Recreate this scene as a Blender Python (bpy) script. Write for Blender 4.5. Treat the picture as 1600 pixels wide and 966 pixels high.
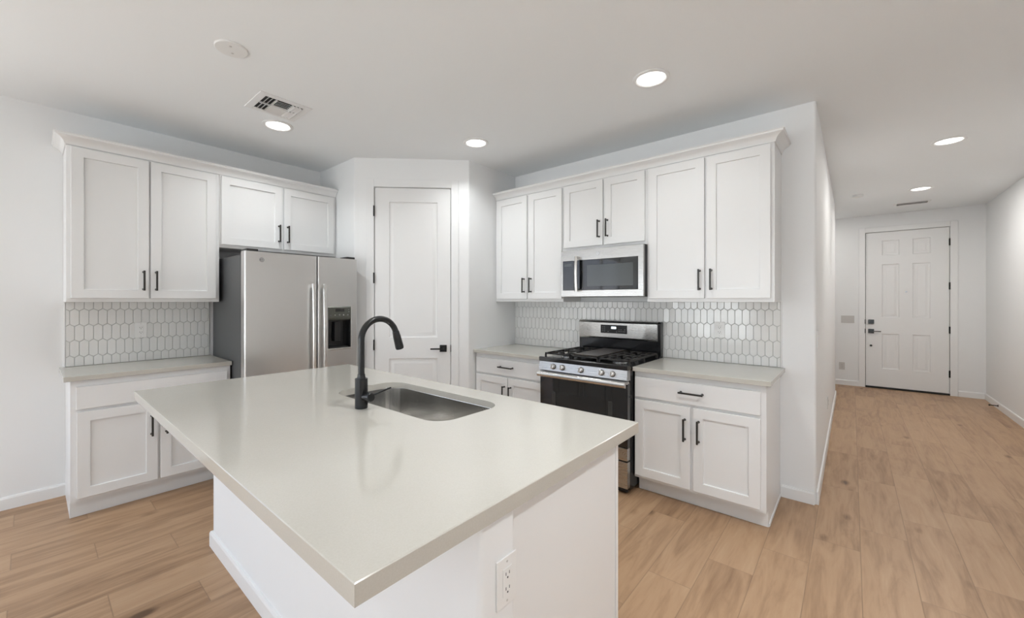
import bpy, bmesh, math, random
from math import pi, sin, cos, radians
from mathutils import Vector, Matrix
random.seed(7)
for o in list(bpy.data.objects): bpy.data.objects.remove(o)
C = bpy.context.scene.collection
S = bpy.context.scene

# ------------------------------------------------------------------ camera, light, exposure
cd = bpy.data.cameras.new('camera'); cam = bpy.data.objects.new('camera', cd); C.objects.link(cam)
cd.sensor_fit = 'HORIZONTAL'; cd.sensor_width = 36.0; cd.lens = 635.95*36/1600
cd.shift_x = (800-776.7)/1600; cd.shift_y = (469.8-483)/1600
cd.clip_start = .05; cd.clip_end = 200
cam.location = (0, 0, 1.39); cam.rotation_euler = (pi/2, 0, radians(41.08))
S.camera = cam
S.view_settings.view_transform = 'Standard'; S.view_settings.look = 'None'
S.view_settings.gamma = 1.0; S.view_settings.use_curve_mapping = False
S.view_settings.exposure = .15

ZC = 2.7486          # ceiling
XL = -4.244          # left wall
YR = 3.509           # range wall
XE = -.182           # end of the range wall / hall left wall
XR = 1.421           # hall right wall
YF = 8.828           # front door wall
YB = -4.6            # wall behind the camera

w = bpy.data.worlds.new('sky'); S.world = w; w.use_nodes = True
nt = w.node_tree; nt.nodes.clear()
wo = nt.nodes.new('ShaderNodeOutputWorld'); bg = nt.nodes.new('ShaderNodeBackground')
tc = nt.nodes.new('ShaderNodeTexCoord'); sx = nt.nodes.new('ShaderNodeSeparateXYZ'); rp = nt.nodes.new('ShaderNodeValToRGB')
nt.links.new(tc.outputs['Generated'], sx.inputs[0]); nt.links.new(sx.outputs['Z'], rp.inputs[0])
rp.color_ramp.elements[0].position = .0; rp.color_ramp.elements[0].color = (1.8,1.78,1.72,1)
rp.color_ramp.elements[1].position = .35; rp.color_ramp.elements[1].color = (.45,.62,.95,1)
e_ = rp.color_ramp.elements.new(.03); e_.color = (.85,.9,1,1)
nt.links.new(rp.outputs[0], bg.inputs[0]); bg.inputs[1].default_value = 2.0; nt.links.new(bg.outputs[0], wo.inputs[0])

def area(name, loc, rot, sx_, sy_, power, col, shape='RECTANGLE'):
    l = bpy.data.lights.new(name, 'AREA'); l.shape = shape; l.size = sx_; l.size_y = sy_
    l.energy = power; l.color = col
    if shape == 'DISK': l.spread = radians(135)
    o = bpy.data.objects.new(name, l); C.objects.link(o); o.location = loc; o.rotation_euler = rot
    return o
DAY = (.82, .93, 1.0)
TILT = radians(36)          # daylight lamps aimed upward to lift the ceiling, standing in for sunlit paving
area('daylight_patio', (XL-.95, -1.9, .75), (TILT, 0, -pi/2), 2.9, 2.3, 18, DAY)
area('daylight_rear', (-2.75, YB-.95, .85), (0, 0, 0), 2.3, 2.1, 70, DAY)
area('daylight_rear_b', (0.05, YB-.95, .85), (0, 0, 0), 2.3, 2.1, 70, DAY)
for o_ in bpy.data.objects:
    if o_.name.startswith('daylight'):
        d_ = Vector((cos(TILT), 0, sin(TILT))) if 'patio' in o_.name else Vector((0, cos(TILT), sin(TILT)))
        o_.rotation_euler = d_.to_track_quat('-Z', 'Y').to_euler()
LAMP = (.965, .99, 1.0)
WARM = (1.0, .965, .92)
P_LAMP = 4.4

# ------------------------------------------------------------------ materials
def new_mat(name):
    m = bpy.data.materials.new(name); m.use_nodes = True
    return m, m.node_tree, m.node_tree.nodes['Principled BSDF']
def mat(name, col, rough=.5, metal=0, spec=.5, emit=0, bump=0, bscale=200, coat=0, aniso=0, var=0):
    m, t, b = new_mat(name)
    b.inputs['Base Color'].default_value = (*col, 1); b.inputs['Roughness'].default_value = rough
    b.inputs['Metallic'].default_value = metal; b.inputs['Specular IOR Level'].default_value = spec
    b.inputs['Coat Weight'].default_value = coat; b.inputs['Coat Roughness'].default_value = .05
    if aniso: b.inputs['Anisotropic'].default_value = aniso
    g = t.nodes.new('ShaderNodeNewGeometry')
    n = t.nodes.new('ShaderNodeTexNoise'); n.inputs['Scale'].default_value = bscale; n.inputs['Detail'].default_value = 3
    t.links.new(g.outputs['Position'], n.inputs['Vector'])
    if bump:
        bp = t.nodes.new('ShaderNodeBump'); bp.inputs['Strength'].default_value = bump; bp.inputs['Distance'].default_value = .002
        t.links.new(n.outputs['Fac'], bp.inputs['Height']); t.links.new(bp.outputs[0], b.inputs['Normal'])
    mr = t.nodes.new('ShaderNodeMapRange'); mr.inputs['To Min'].default_value = max(rough-.04, 0); mr.inputs['To Max'].default_value = rough+.04
    t.links.new(n.outputs['Fac'], mr.inputs['Value']); t.links.new(mr.outputs[0], b.inputs['Roughness'])
    if emit:
        b.inputs['Emission Color'].default_value = (*col, 1); b.inputs['Emission Strength'].default_value = emit
    return m
WALL = mat('wall_paint', (.855,.865,.87), .65, bump=.12, bscale=160)
CEIL = mat('ceiling_paint', (.92,.945,.96), .8, bump=.15, bscale=120)
TRIM = mat('trim_paint', (.86,.865,.865), .35)
DOORM = mat('door_paint', (.85,.855,.855), .38)
CAB = mat('cabinet_paint', (.84,.845,.845), .33)
PLATE = mat('white_plastic', (.84,.84,.83), .3)
PLATE2 = mat('grey_white_plastic', (.60,.585,.57), .35)
BLACK = mat('matte_black_metal', (.008,.009,.010), .24, spec=.5)
BRONZE = mat('black_bronze_pull', (.05,.048,.045), .35, metal=.6)
GLASSB = mat('black_glass', (.006,.007,.008), .05, spec=.75)
ENAM = mat('black_enamel', (.012,.012,.013), .16, spec=.55)
IRON = mat('cast_iron', (.018,.016,.015), .5, bump=.3, bscale=500)
GRIDDLE = mat('griddle_plate', (.10,.085,.075), .35, metal=.5)
DARK = mat('dark_plastic', (.02,.02,.021), .45)
SLOT = mat('slot_dark', (.05,.05,.05), .6)
FRSIDE = mat('fridge_side_grey', (.085,.088,.092), .42)
SCREEN = mat('microwave_window', (.075,.085,.088), .12, spec=.6)
CLOCK = mat('lit_clock_display', (.85,.95,1.0), .3, emit=1.0)
TILE = mat('glazed_tile', (.79,.79,.775), .10, spec=.6)
GROUT = mat('grout', (.50,.50,.485), .85)
DIFF = mat('lamp_diffuser', (1.0,.97,.93), .4, emit=4.0)
MARK = mat('panel_print', (.13,.13,.13), .5)
BADGE = mat('badge_metal', (.45,.46,.47), .25, metal=1)
SEAL = mat('door_sweep', (.01,.01,.01), .6)
GREEN = mat('dispenser_panel', (.11,.115,.10), .25, metal=.3)
GAPM = mat('gap_shade', (.03,.03,.03), .8)  # near-black standing in for shade in the ducts and behind the front door

def steel(name, col, rough, axis):
    # brushed: fine streaks stretched along one axis
    m, t, b = new_mat(name)
    b.inputs['Base Color'].default_value = (*col, 1); b.inputs['Metallic'].default_value = 1; b.inputs['Roughness'].default_value = rough
    b.inputs['Anisotropic'].default_value = .4
    g = t.nodes.new('ShaderNodeTexCoord'); mp = t.nodes.new('ShaderNodeMapping')
    sc = [600,600,600]; sc[axis] = 6; mp.inputs['Scale'].default_value = sc
    n = t.nodes.new('ShaderNodeTexNoise'); n.inputs['Scale'].default_value = 1; n.inputs['Detail'].default_value = 2
    t.links.new(g.outputs['Object'], mp.inputs[0]); t.links.new(mp.outputs[0], n.inputs['Vector'])
    mr = t.nodes.new('ShaderNodeMapRange'); mr.inputs['To Min'].default_value = rough-.05; mr.inputs['To Max'].default_value = rough+.07
    t.links.new(n.outputs['Fac'], mr.inputs['Value']); t.links.new(mr.outputs[0], b.inputs['Roughness'])
    bp = t.nodes.new('ShaderNodeBump'); bp.inputs['Strength'].default_value = .025; bp.inputs['Distance'].default_value = .0006
    t.links.new(n.outputs['Fac'], bp.inputs['Height']); t.links.new(bp.outputs[0], b.inputs['Normal'])
    return m
STEEL = steel('brushed_steel', (.50,.495,.485), .27, 0)
STEELF = steel('brushed_steel_fridge', (.68,.675,.665), .30, 0)
HANDLE = steel('satin_aluminium', (.72,.71,.69), .25, 2)
SINKM = steel('sink_steel', (.76,.75,.73), .17, 0)

def quartz():
    m, t, b = new_mat('quartz')
    g = t.nodes.new('ShaderNodeNewGeometry')
    n = t.nodes.new('ShaderNodeTexNoise'); n.inputs['Scale'].default_value = 260; n.inputs['Detail'].default_value = 4
    n2 = t.nodes.new('ShaderNodeTexNoise'); n2.inputs['Scale'].default_value = 3; n2.inputs['Detail'].default_value = 6
    mx = t.nodes.new('ShaderNodeMath'); mx.operation = 'MULTIPLY_ADD'; mx.inputs[1].default_value = .5
    t.links.new(g.outputs['Position'], n.inputs['Vector']); t.links.new(g.outputs['Position'], n2.inputs['Vector'])
    t.links.new(n2.outputs['Fac'], mx.inputs[0]); t.links.new(n.outputs['Fac'], mx.inputs[2])
    r = t.nodes.new('ShaderNodeValToRGB'); r.color_ramp.elements[0].position = .45; r.color_ramp.elements[1].position = 1.0
    r.color_ramp.elements[0].color = (.532,.512,.458,1); r.color_ramp.elements[1].color = (.572,.553,.505,1)
    t.links.new(mx.outputs[0], r.inputs[0]); t.links.new(r.outputs[0], b.inputs['Base Color'])
    b.inputs['Roughness'].default_value = .12; b.inputs['Specular IOR Level'].default_value = .55
    return m
QUARTZ = quartz()

def wood_floor():
    m, t, b = new_mat('oak_plank_tile')
    L = t.links.new; N = t.nodes.new
    def M(op, a, bb=None, c=None):
        n = N('ShaderNodeMath'); n.operation = op
        for i, v in enumerate((a, bb, c)):
            if v is None: continue
            if isinstance(v, (int, float)): n.inputs[i].default_value = v
            else: L(v, n.inputs[i])
        return n.outputs[0]
    g = N('ShaderNodeNewGeometry'); s = N('ShaderNodeSeparateXYZ'); L(g.outputs['Position'], s.inputs[0])
    W_, LN = .2065, .925
    u = M('DIVIDE', M('SUBTRACT', s.outputs['X'], .036), W_); row = M('FLOOR', u); fu = M('SUBTRACT', u, row)
    v = M('DIVIDE', M('SUBTRACT', M('SUBTRACT', s.outputs['Y'], 3.324), M('MULTIPLY', row, LN/3)), LN); col = M('FLOOR', v); fv = M('SUBTRACT', v, col)
    # distances to the joints, in metres
    du = M('MULTIPLY', M('MINIMUM', fu, M('SUBTRACT', 1, fu)), W_); dv = M('MULTIPLY', M('MINIMUM', fv, M('SUBTRACT', 1, fv)), LN)
    seam = M('MINIMUM', du, dv)
    sm = N('ShaderNodeMapRange'); sm.inputs['From Min'].default_value = .0010; sm.inputs['From Max'].default_value = .0028
    sm.inputs['To Min'].default_value = 1; sm.inputs['To Max'].default_value = 0; L(seam, sm.inputs['Value'])
    cb = N('ShaderNodeCombineXYZ'); L(row, cb.inputs[0]); L(col, cb.inputs[1])
    wn = N('ShaderNodeTexWhiteNoise'); wn.noise_dimensions = '2D'; L(cb.outputs[0], wn.inputs['Vector'])
    rnd = wn.outputs['Value']
    # grain coordinates, each plank a different piece of timber
    gc = N('ShaderNodeCombineXYZ'); L(M('MULTIPLY', s.outputs['X'], 13), gc.inputs[0])
    L(M('MULTIPLY', s.outputs['Y'], 1.6), gc.inputs[1]); L(M('MULTIPLY', rnd, 60), gc.inputs[2])
    n1 = N('ShaderNodeTexNoise'); n1.inputs['Scale'].default_value = 1; n1.inputs['Detail'].default_value = 6; n1.inputs['Roughness'].default_value = .62; n1.inputs['Distortion'].default_value = .9
    L(gc.outputs[0], n1.inputs['Vector'])
    gc2 = N('ShaderNodeCombineXYZ'); L(M('MULTIPLY', s.outputs['X'], 70), gc2.inputs[0]); L(M('MULTIPLY', s.outputs['Y'], 5), gc2.inputs[1]); L(M('MULTIPLY', rnd, 33), gc2.inputs[2])
    n2 = N('ShaderNodeTexNoise'); n2.inputs['Scale'].default_value = 1; n2.inputs['Detail'].default_value = 4; L(gc2.outputs[0], n2.inputs['Vector'])
    gc3 = N('ShaderNodeCombineXYZ'); L(M('MULTIPLY', s.outputs['X'], 4.6), gc3.inputs[0]); L(M('MULTIPLY', s.outputs['Y'], 2.1), gc3.inputs[1]); L(M('MULTIPLY', rnd, 91), gc3.inputs[2])
    vo = N('ShaderNodeTexVoronoi'); vo.feature = 'F1'; vo.inputs['Scale'].default_value = 1; L(gc3.outputs[0], vo.inputs['Vector'])
    kn = N('ShaderNodeMapRange'); kn.inputs['From Min'].default_value = .04; kn.inputs['From Max'].default_value = .15; kn.inputs['To Min'].default_value = 1; kn.inputs['To Max'].default_value = 0
    L(vo.outputs['Distance'], kn.inputs['Value'])
    tone = M('ADD', M('ADD', M('MULTIPLY', n1.outputs['Fac'], .75), M('MULTIPLY', n2.outputs['Fac'], .22)), M('MULTIPLY', M('SUBTRACT', rnd, .5), .16))
    tone = M('SUBTRACT', tone, M('MULTIPLY', kn.outputs[0], .34))
    r = N('ShaderNodeValToRGB'); els = r.color_ramp.elements
    els[0].position = .12; els[0].color = (.115,.062,.032,1)
    els[1].position = .80; els[1].color = (.54,.365,.225,1)
    e = els.new(.33); e.color = (.315,.190,.108,1)
    e = els.new(.50); e.color = (.440,.280,.165,1)
    L(tone, r.inputs[0])
    mix = N('ShaderNodeMix'); mix.data_type = 'RGBA'
    L(M('MULTIPLY', sm.outputs[0], .48), mix.inputs['Factor']); L(r.outputs[0], mix.inputs['A']); mix.inputs['B'].default_value = (.19,.115,.07,1)
    L(mix.outputs['Result'], b.inputs['Base Color'])
    b.inputs['Roughness'].default_value = .42; b.inputs['Specular IOR Level'].default_value = .4
    bp = N('ShaderNodeBump'); bp.inputs['Strength'].default_value = .35; bp.inputs['Distance'].default_value = .0015
    L(M('SUBTRACT', M('MULTIPLY', n2.outputs['Fac'], .25), sm.outputs[0]), bp.inputs['Height']); L(bp.outputs[0], b.inputs['Normal'])
    return m
FLOOR = wood_floor()

def pane_mat():
    m = bpy.data.materials.new('window_glass'); m.use_nodes = True; t = m.node_tree; t.nodes.clear()
    o = t.nodes.new('ShaderNodeOutputMaterial'); mx = t.nodes.new('ShaderNodeMixShader'); tr = t.nodes.new('ShaderNodeBsdfTransparent'); gl = t.nodes.new('ShaderNodeBsdfGlossy')
    gl.inputs['Roughness'].default_value = .02; mx.inputs[0].default_value = .06
    t.links.new(tr.outputs[0], mx.inputs[1]); t.links.new(gl.outputs[0], mx.inputs[2]); t.links.new(mx.outputs[0], o.inputs[0])
    return m
PANE = pane_mat()

# ------------------------------------------------------------------ mesh helpers
def B(): return bmesh.new()
def box(bm, x0, x1, y0, y1, z0, z1, bev=0, seg=2):
    r = bmesh.ops.create_cube(bm, size=1)
    vs = r['verts']
    for v in vs:
        v.co = Vector(((x0+x1)/2 + v.co.x*(x1-x0), (y0+y1)/2 + v.co.y*(y1-y0), (z0+z1)/2 + v.co.z*(z1-z0)))
    if bev:
        es = list({e for v in vs for e in v.link_edges})
        bmesh.ops.bevel(bm, geom=es, offset=bev, segments=seg, profile=.5, affect='EDGES', clamp_overlap=True)
def loft(bm, loops, cap0=True, cap1=True, closed=True):
    rows = [[bm.verts.new(p) for p in lp] for lp in loops]
    n = len(rows[0])
    for a, b_ in zip(rows, rows[1:]):
        for i in range(n if closed else n-1):
            j = (i+1) % n
            bm.faces.new((a[i], a[j], b_[j], b_[i]))
    if cap0: bm.faces.new(list(reversed(rows[0])))
    if cap1: bm.faces.new(rows[-1])
    return rows
def prism(bm, poly, z0, z1):
    loft(bm, [[(x, y, z0) for x, y in poly], [(x, y, z1) for x, y in poly]])
def prism_x(bm, poly, x0, x1):          # poly in (y, z)
    loft(bm, [[(x0, y, z) for y, z in poly], [(x1, y, z) for y, z in poly]])
def frame_of(d):
    d = Vector(d).normalized(); a = Vector((0,0,1)) if abs(d.z) < .9 else Vector((1,0,0))
    u = d.cross(a).normalized(); return u, d.cross(u).normalized()
def tube(bm, pts, rad, seg=16, cap=True):
    pts = [Vector(p) for p in pts]; n = len(pts)
    rs = rad if isinstance(rad, (list, tuple)) else [rad]*n
    t0 = (pts[1]-pts[0]).normalized(); u, v = frame_of(t0); loops = []
    for i, p in enumerate(pts):
        t = (pts[min(i+1, n-1)]-pts[max(i-1, 0)]).normalized()
        u = (u - t*u.dot(t)).normalized(); v = t.cross(u)
        loops.append([p + u*cos(2*pi*k/seg)*rs[i] + v*sin(2*pi*k/seg)*rs[i] for k in range(seg)])
    loft(bm, loops, cap, cap)
def cyl(bm, p0, p1, r, seg=24, r1=None):
    tube2(bm, [p0, p1], [r, r if r1 is None else r1], seg)
def tube2(bm, pts, rs, seg=24):
    pts = [Vector(p) for p in pts]; u, v = frame_of(pts[-1]-pts[0])
    loft(bm, [[p + u*cos(2*pi*k/seg)*r + v*sin(2*pi*k/seg)*r for k in range(seg)] for p, r in zip(pts, rs)])
def rrect(x0, x1, y0, y1, r, n=8):
    out = []
    for cx, cy, a0 in ((x1-r, y0+r, -pi/2), (x1-r, y1-r, 0), (x0+r, y1-r, pi/2), (x0+r, y0+r, pi)):
        for k in range(n+1):
            a = a0 + pi/2*k/n; out.append((cx + r*cos(a), cy + r*sin(a)))
    return out
def panelled(bm, x0, x1, z0, z1, yf, T, panels, prof, edge=.0015):
    """slab facing -y, front plane at yf, thickness T, with panels (x0,x1,z0,z1) stepped by prof [(inset, depth), ...]"""
    e = edge
    xs = sorted({round(v, 5) for v in [x0+e, x1-e] + [q for p in panels for q in p[:2]]})
    zs = sorted({round(v, 5) for v in [z0+e, z1-e] + [q for p in panels for q in p[2:]]})
    def inpanel(a, b_):
        for p in panels:
            if p[0] < a < p[1] and p[2] < b_ < p[3]: return True
        return False
    V = {}
    def vert(x, y, z):
        k = (round(x, 5), round(y, 5), round(z, 5))
        if k not in V: V[k] = bm.verts.new((x, y, z))
        return V[k]
    def quad(a, b_, c, d):
        try: bm.faces.new([vert(*q) for q in (a, b_, c, d)])
        except ValueError: pass
    for i in range(len(xs)-1):
        for j in range(len(zs)-1):
            a, b_, c, d = xs[i], xs[i+1], zs[j], zs[j+1]
            if not inpanel((a+b_)/2, (c+d)/2):
                quad((a, yf, c), (b_, yf, c), (b_, yf, d), (a, yf, d))
    for p in panels:
        # outline follows the grid so the faces share vertices
        px = [v for v in xs if p[0]-1e-5 <= v <= p[1]+1e-5]; pz = [v for v in zs if p[2]-1e-5 <= v <= p[3]+1e-5]
        def ring(ins, dep):
            def sx(v): return p[0]+ins if abs(v-p[0]) < 1e-4 else p[1]-ins if abs(v-p[1]) < 1e-4 else v
            def sz(v): return p[2]+ins if abs(v-p[2]) < 1e-4 else p[3]-ins if abs(v-p[3]) < 1e-4 else v
            y = yf+dep
            return ([(sx(v), y, sz(pz[0])) for v in px[:-1]] + [(sx(px[-1]), y, sz(v)) for v in pz[:-1]] +
                    [(sx(v), y, sz(pz[-1])) for v in px[:0:-1]] + [(sx(px[0]), y, sz(v)) for v in pz[:0:-1]])
        rs = [ring(0, 0)] + [ring(*q) for q in prof]
        for a, b_ in zip(rs, rs[1:]):
            for k in range(len(a)):
                kk = (k+1) % len(a); quad(a[k], a[kk], b_[kk], b_[k])
        bm.faces.new([vert(*q) for q in rs[-1]])
    # outer chamfer, sides, back
    fr = [(v, yf, zs[0]) for v in xs[:-1]] + [(xs[-1], yf, v) for v in zs[:-1]] + [(v, yf, zs[-1]) for v in xs[:0:-1]] + [(xs[0], yf, v) for v in zs[:0:-1]]
    def out(q, y): 
        x = x0 if abs(q[0]-xs[0]) < 1e-5 else x1 if abs(q[0]-xs[-1]) < 1e-5 else q[0]
        z = z0 if abs(q[2]-zs[0]) < 1e-5 else z1 if abs(q[2]-zs[-1]) < 1e-5 else q[2]
        return (x, y, z)
    r1 = [out(q, yf+e) for q in fr]; r2 = [out(q, yf+T) for q in fr]
    for a, b_ in ((fr, r1), (r1, r2)):
        for k in range(len(a)):
            kk = (k+1) % len(a); quad(a[k], b_[k], b_[kk], a[kk])
    bm.faces.new([vert(*q) for q in reversed(r2)])
def obj(name, bm, m, parent=None, smooth=True, loc=None, ang=35):
    bmesh.ops.recalc_face_normals(bm, faces=bm.faces)
    me = bpy.data.meshes.new(name); bm.to_mesh(me); bm.free()
    me.materials.append(m)
    if smooth:
        for p in me.polygons: p.use_smooth = True
        me.set_sharp_from_angle(angle=radians(ang))
    o = bpy.data.objects.new(name, me); C.objects.link(o)
    if smooth:
        wn_ = o.modifiers.new('weighted_normals', 'WEIGHTED_NORMAL'); wn_.keep_sharp = True; wn_.weight = 90
    if parent: o.parent = parent
    if loc: o.location = loc
    return o
def thing(name, label, cat, loc=(0,0,0), rz=0, group=None):
    o = bpy.data.objects.new(name, None); C.objects.link(o); o.empty_display_size = .1
    o.location = loc; o.rotation_euler = (0, 0, rz)
    o['label'] = label; o['category'] = cat
    if group: o['group'] = group
    return o
def tag(o, label, cat, group=None):
    o['label'] = label; o['category'] = cat
    if group: o['group'] = group
    return o
def struct(name, bm, m, parent=None, smooth=True):
    o = obj(name, bm, m, parent, smooth)
    if not parent: o['kind'] = 'structure'
    return o
def sempty(name, loc=(0,0,0), rz=0):
    o = bpy.data.objects.new(name, None); C.objects.link(o); o.location = loc; o.rotation_euler = (0,0,rz); o['kind'] = 'structure'
    return o

# ------------------------------------------------------------------ the setting
T = .12
b = B(); box(b, XL-1.2, XR+T, YB-T, YF+.5, -.08, 0); struct('floor', b, FLOOR, smooth=False)
b = B(); box(b, XL-T, XR+T, YB-T, YF+T, ZC, ZC+.1); struct('ceiling', b, CEIL, smooth=False)
# left wall with the patio door opening (y -3.3 .. -.55)
PD0, PD1, PDZ = -3.25, -.55, 2.40
b = B(); box(b, XL-T, XL, PD1, YR+T, 0, ZC); box(b, XL-T, XL, YB, PD0, 0, ZC); box(b, XL-T, XL, PD0, PD1, PDZ, ZC)
struct('wall_left', b, WALL, smooth=False)
# wall behind the camera with two windows
WN = ((-3.7,-1.8), (-.9,1.0)); WZ0, WZ1 = .4, 2.3
b = B(); box(b, XL-T, WN[0][0], YB-T, YB, 0, ZC); box(b, WN[0][1], WN[1][0], YB-T, YB, 0, ZC); box(b, WN[1][1], XR+T, YB-T, YB, 0, ZC)
for a0, a1 in WN:
    box(b, a0, a1, YB-T, YB, 0, WZ0); box(b, a0, a1, YB-T, YB, WZ1, ZC)
struct('wall_rear', b, WALL, smooth=False)
b = B(); box(b, XR, XR+T, YB, YF+T, 0, ZC); struct('wall_right', b, WALL, smooth=False)
# range wall, rounded at its free end, running on into the hall's left wall
YH = 7.70
def arc(cx, cy, r, a0, a1, n=6): return [(cx + r*cos(radians(a0+(a1-a0)*k/n)), cy + r*sin(radians(a0+(a1-a0)*k/n))) for k in range(n+1)]
rr = .018
poly = [(XL, YR)] + arc(XE-rr, YR+rr, rr, -90, 0) + [(XE, YR+T+.02), (XL, YR+T+.02)]
b = B(); prism(b, poly, 0, ZC); struct('wall_range', b, WALL)
b = B(); prism(b, [(XE, YR+T+.02)] + [(XE, YH-rr)] + arc(XE-rr, YH-rr, rr, 0, 90) + [(XE-.8, YH), (XE-.8, YH-T), (XE-T, YH-T), (XE-T, YR+T+.02)], 0, ZC); struct('wall_hall', b, WALL)
b = B(); box(b, XE-.8-T, XE-.8, YH-T, YF+T, 0, ZC); struct('wall_entry', b, WALL, smooth=False)
# front door wall
FD0, FD1, FDZ = .1625, 1.0805, 2.474
b = B(); box(b, XE-.8, FD0-.02, YF, YF+T, 0, ZC); box(b, FD1+.02, XR, YF, YF+T, 0, ZC); box(b, FD0-.02, FD1+.02, YF, YF+T, FDZ+.02, ZC)
struct('wall_front', b, WALL, smooth=False)
# corner pantry: short return, diagonal wall with door, short return
P1 = Vector((-3.562, 2.022)); P2 = Vector((-2.793, 2.791)); dd = (P2-P1).normalized(); nn = Vector((-dd.y, dd.x))  # nn points into the pantry
D0, D1, DZ = .185, .913, 2.473; TP = .11
def dp(s, n=0): v = P1 + dd*s + nn*n; return (v.x, v.y)
rb = .02; k45 = math.tan(radians(22.5))*rb
c1 = Vector((P1.x - k45, P1.y + rb)); c2 = Vector((P2.x - rb, P2.y + k45))
b = B()
prism(b, [(XL, 2.022)] + arc(c1.x, c1.y, rb, -90, -45, 4) + [dp(D0), dp(D0, TP), (P1.x-.045, 2.022+TP), (XL, 2.022+TP)], 0, ZC)
prism(b, [dp(D1)] + arc(c2.x, c2.y, rb, -45, 0, 4) + [(P2.x, YR), (P2.x-TP, YR), (P2.x-TP, P2.y+.045), dp(D1, TP)], 0, ZC)
prism(b, [dp(D0), dp(D1), dp(D1, TP), dp(D0, TP)], DZ, ZC)
struct('wall_pantry', b, WALL)

# baseboards
def bb_poly(): return [(0, 0), (.013, 0), (.013, .072), (.009, .083), (0, .085)]
def baseboard(name, p0, p1, n):
    # p0 -> p1 along the wall, n = outward normal
    b = B(); p0 = Vector(p0); p1 = Vector(p1); n = Vector(n)
    loft(b, [[(p.x + n.x*d, p.y + n.y*d, z) for d, z in bb_poly()] for p in (p0, p1)])
    return struct(name, b, TRIM, smooth=False)
baseboard('baseboard_left', (XL, .165), (XL, PD1+.07), (1, 0))
baseboard('baseboard_range', (-.383, YR), (XE-.01, YR), (0, -1))
baseboard('baseboard_hall', (XE, YR+.01), (XE, YH-.01), (1, 0))
baseboard('baseboard_right', (XR, YF), (XR, YB), (-1, 0))
o = baseboard('baseboard_front', (XE-.8, YF), (FD0-.075, YF), (0, -1))
baseboard('baseboard_entry', (FD1+.08, YF), (XR-.013, YF), (0, -1))
baseboard('baseboard_pantry', dp(.03), dp(D0-.075), (dd.y, -dd.x))
baseboard('baseboard_rear', (XL, YB), (XR, YB), (0, 1))

# windows: patio door and the two rear windows
def window(name, W_, H_, loc, rz, mull, sill=True, d=.07):
    """local x along the opening, faces -y (room side), z up from sill"""
    o = sempty(name, loc, rz); f = .055
    b = B()
    box(b, 0, f, 0, d, 0, H_, .003); box(b, W_-f, W_, 0, d, 0, H_, .003); box(b, f, W_-f, 0, d, 0, f, .003); box(b, f, W_-f, 0, d, H_-f, H_, .003)
    for m_ in mull: box(b, m_-.03, m_+.03, .002, d-.002, f, H_-f, .003)
    obj('window_frame', b, TRIM, o)
    xs = [f] + [q for m_ in mull for q in (m_-.03, m_+.03)] + [W_-f]
    for i in range(0, len(xs), 2):
        b = B(); box(b, xs[i], xs[i+1], .03, .036, f, H_-f); obj('pane', b, PANE, o, smooth=False)
    if sill:
        b = B(); box(b, -.03, W_+.03, -.035, 0, -.022, 0, .004); obj('window_sill', b, TRIM, o)
    return o
window('window_1', PD1-PD0, PDZ, (XL-.03, PD0, 0), pi/2, [.9, 1.8], False)
window('window_2', 1.9, WZ1-WZ0, (WN[0][1], YB-.03, WZ0), pi, [.95])
window('window_3', 1.9, WZ1-WZ0, (WN[1][1], YB-.03, WZ0), pi, [.95])

# pantry door (faces local -y)
o = sempty('door_1', (P1.x, P1.y, 0), pi/4)
DPROF = [(.006, .008), (.016, .011), (.022, .011), (.045, .004), (.050, .0035)]
b = B(); panelled(b, D0+.004, D1-.004, .008, DZ-.004, .006, .035, [(.325,.785,1.035,2.335), (.325,.785,.20,.835)], DPROF); obj('door_leaf', b, DOORM, o)
b = B()
box(b, D0-.072, D0-.001, -.011, .0, 0, DZ+.074, .003); box(b, D1+.001, D1+.072, -.011, .0, 0, DZ+.074, .003); box(b, D0-.001, D1+.001, -.011, 0, DZ+.001, DZ+.074, .003)
obj('door_casing', b, WALL, o)
b = B(); box(b, D0-.0005, D0+.02, .045, TP-.002, 0, DZ); box(b, D1-.02, D1+.0005, .045, TP-.002, 0, DZ); box(b, D0, D1, .045, TP-.002, DZ-.02, DZ); obj('door_stop_bead', b, TRIM, o)
for z in (2.243, 1.605, .968, .33):
    b = B(); cyl(b, (D0+.001, -.012, z-.05), (D0+.001, -.012, z+.05), .007, 12); box(b, D0-.006, D0+.006, -.0125, -.002, z-.048, z+.048); obj('hinge', b, BLACK, o)
b = B(); box(b, .806, .872, -.006, .0058, .896, .962, .002); cyl(b, (.84,-.006,.929), (.84,-.045,.929), .012, 16); box(b, .72, .852, -.056, -.044, .922, .936, .003)
obj('door_handle', b, BLACK, o)
b = B(); box(b, D1-.004, D1+.002, -.013, .004, .895, .963); obj('strike_plate', b, BLACK, o)

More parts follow.
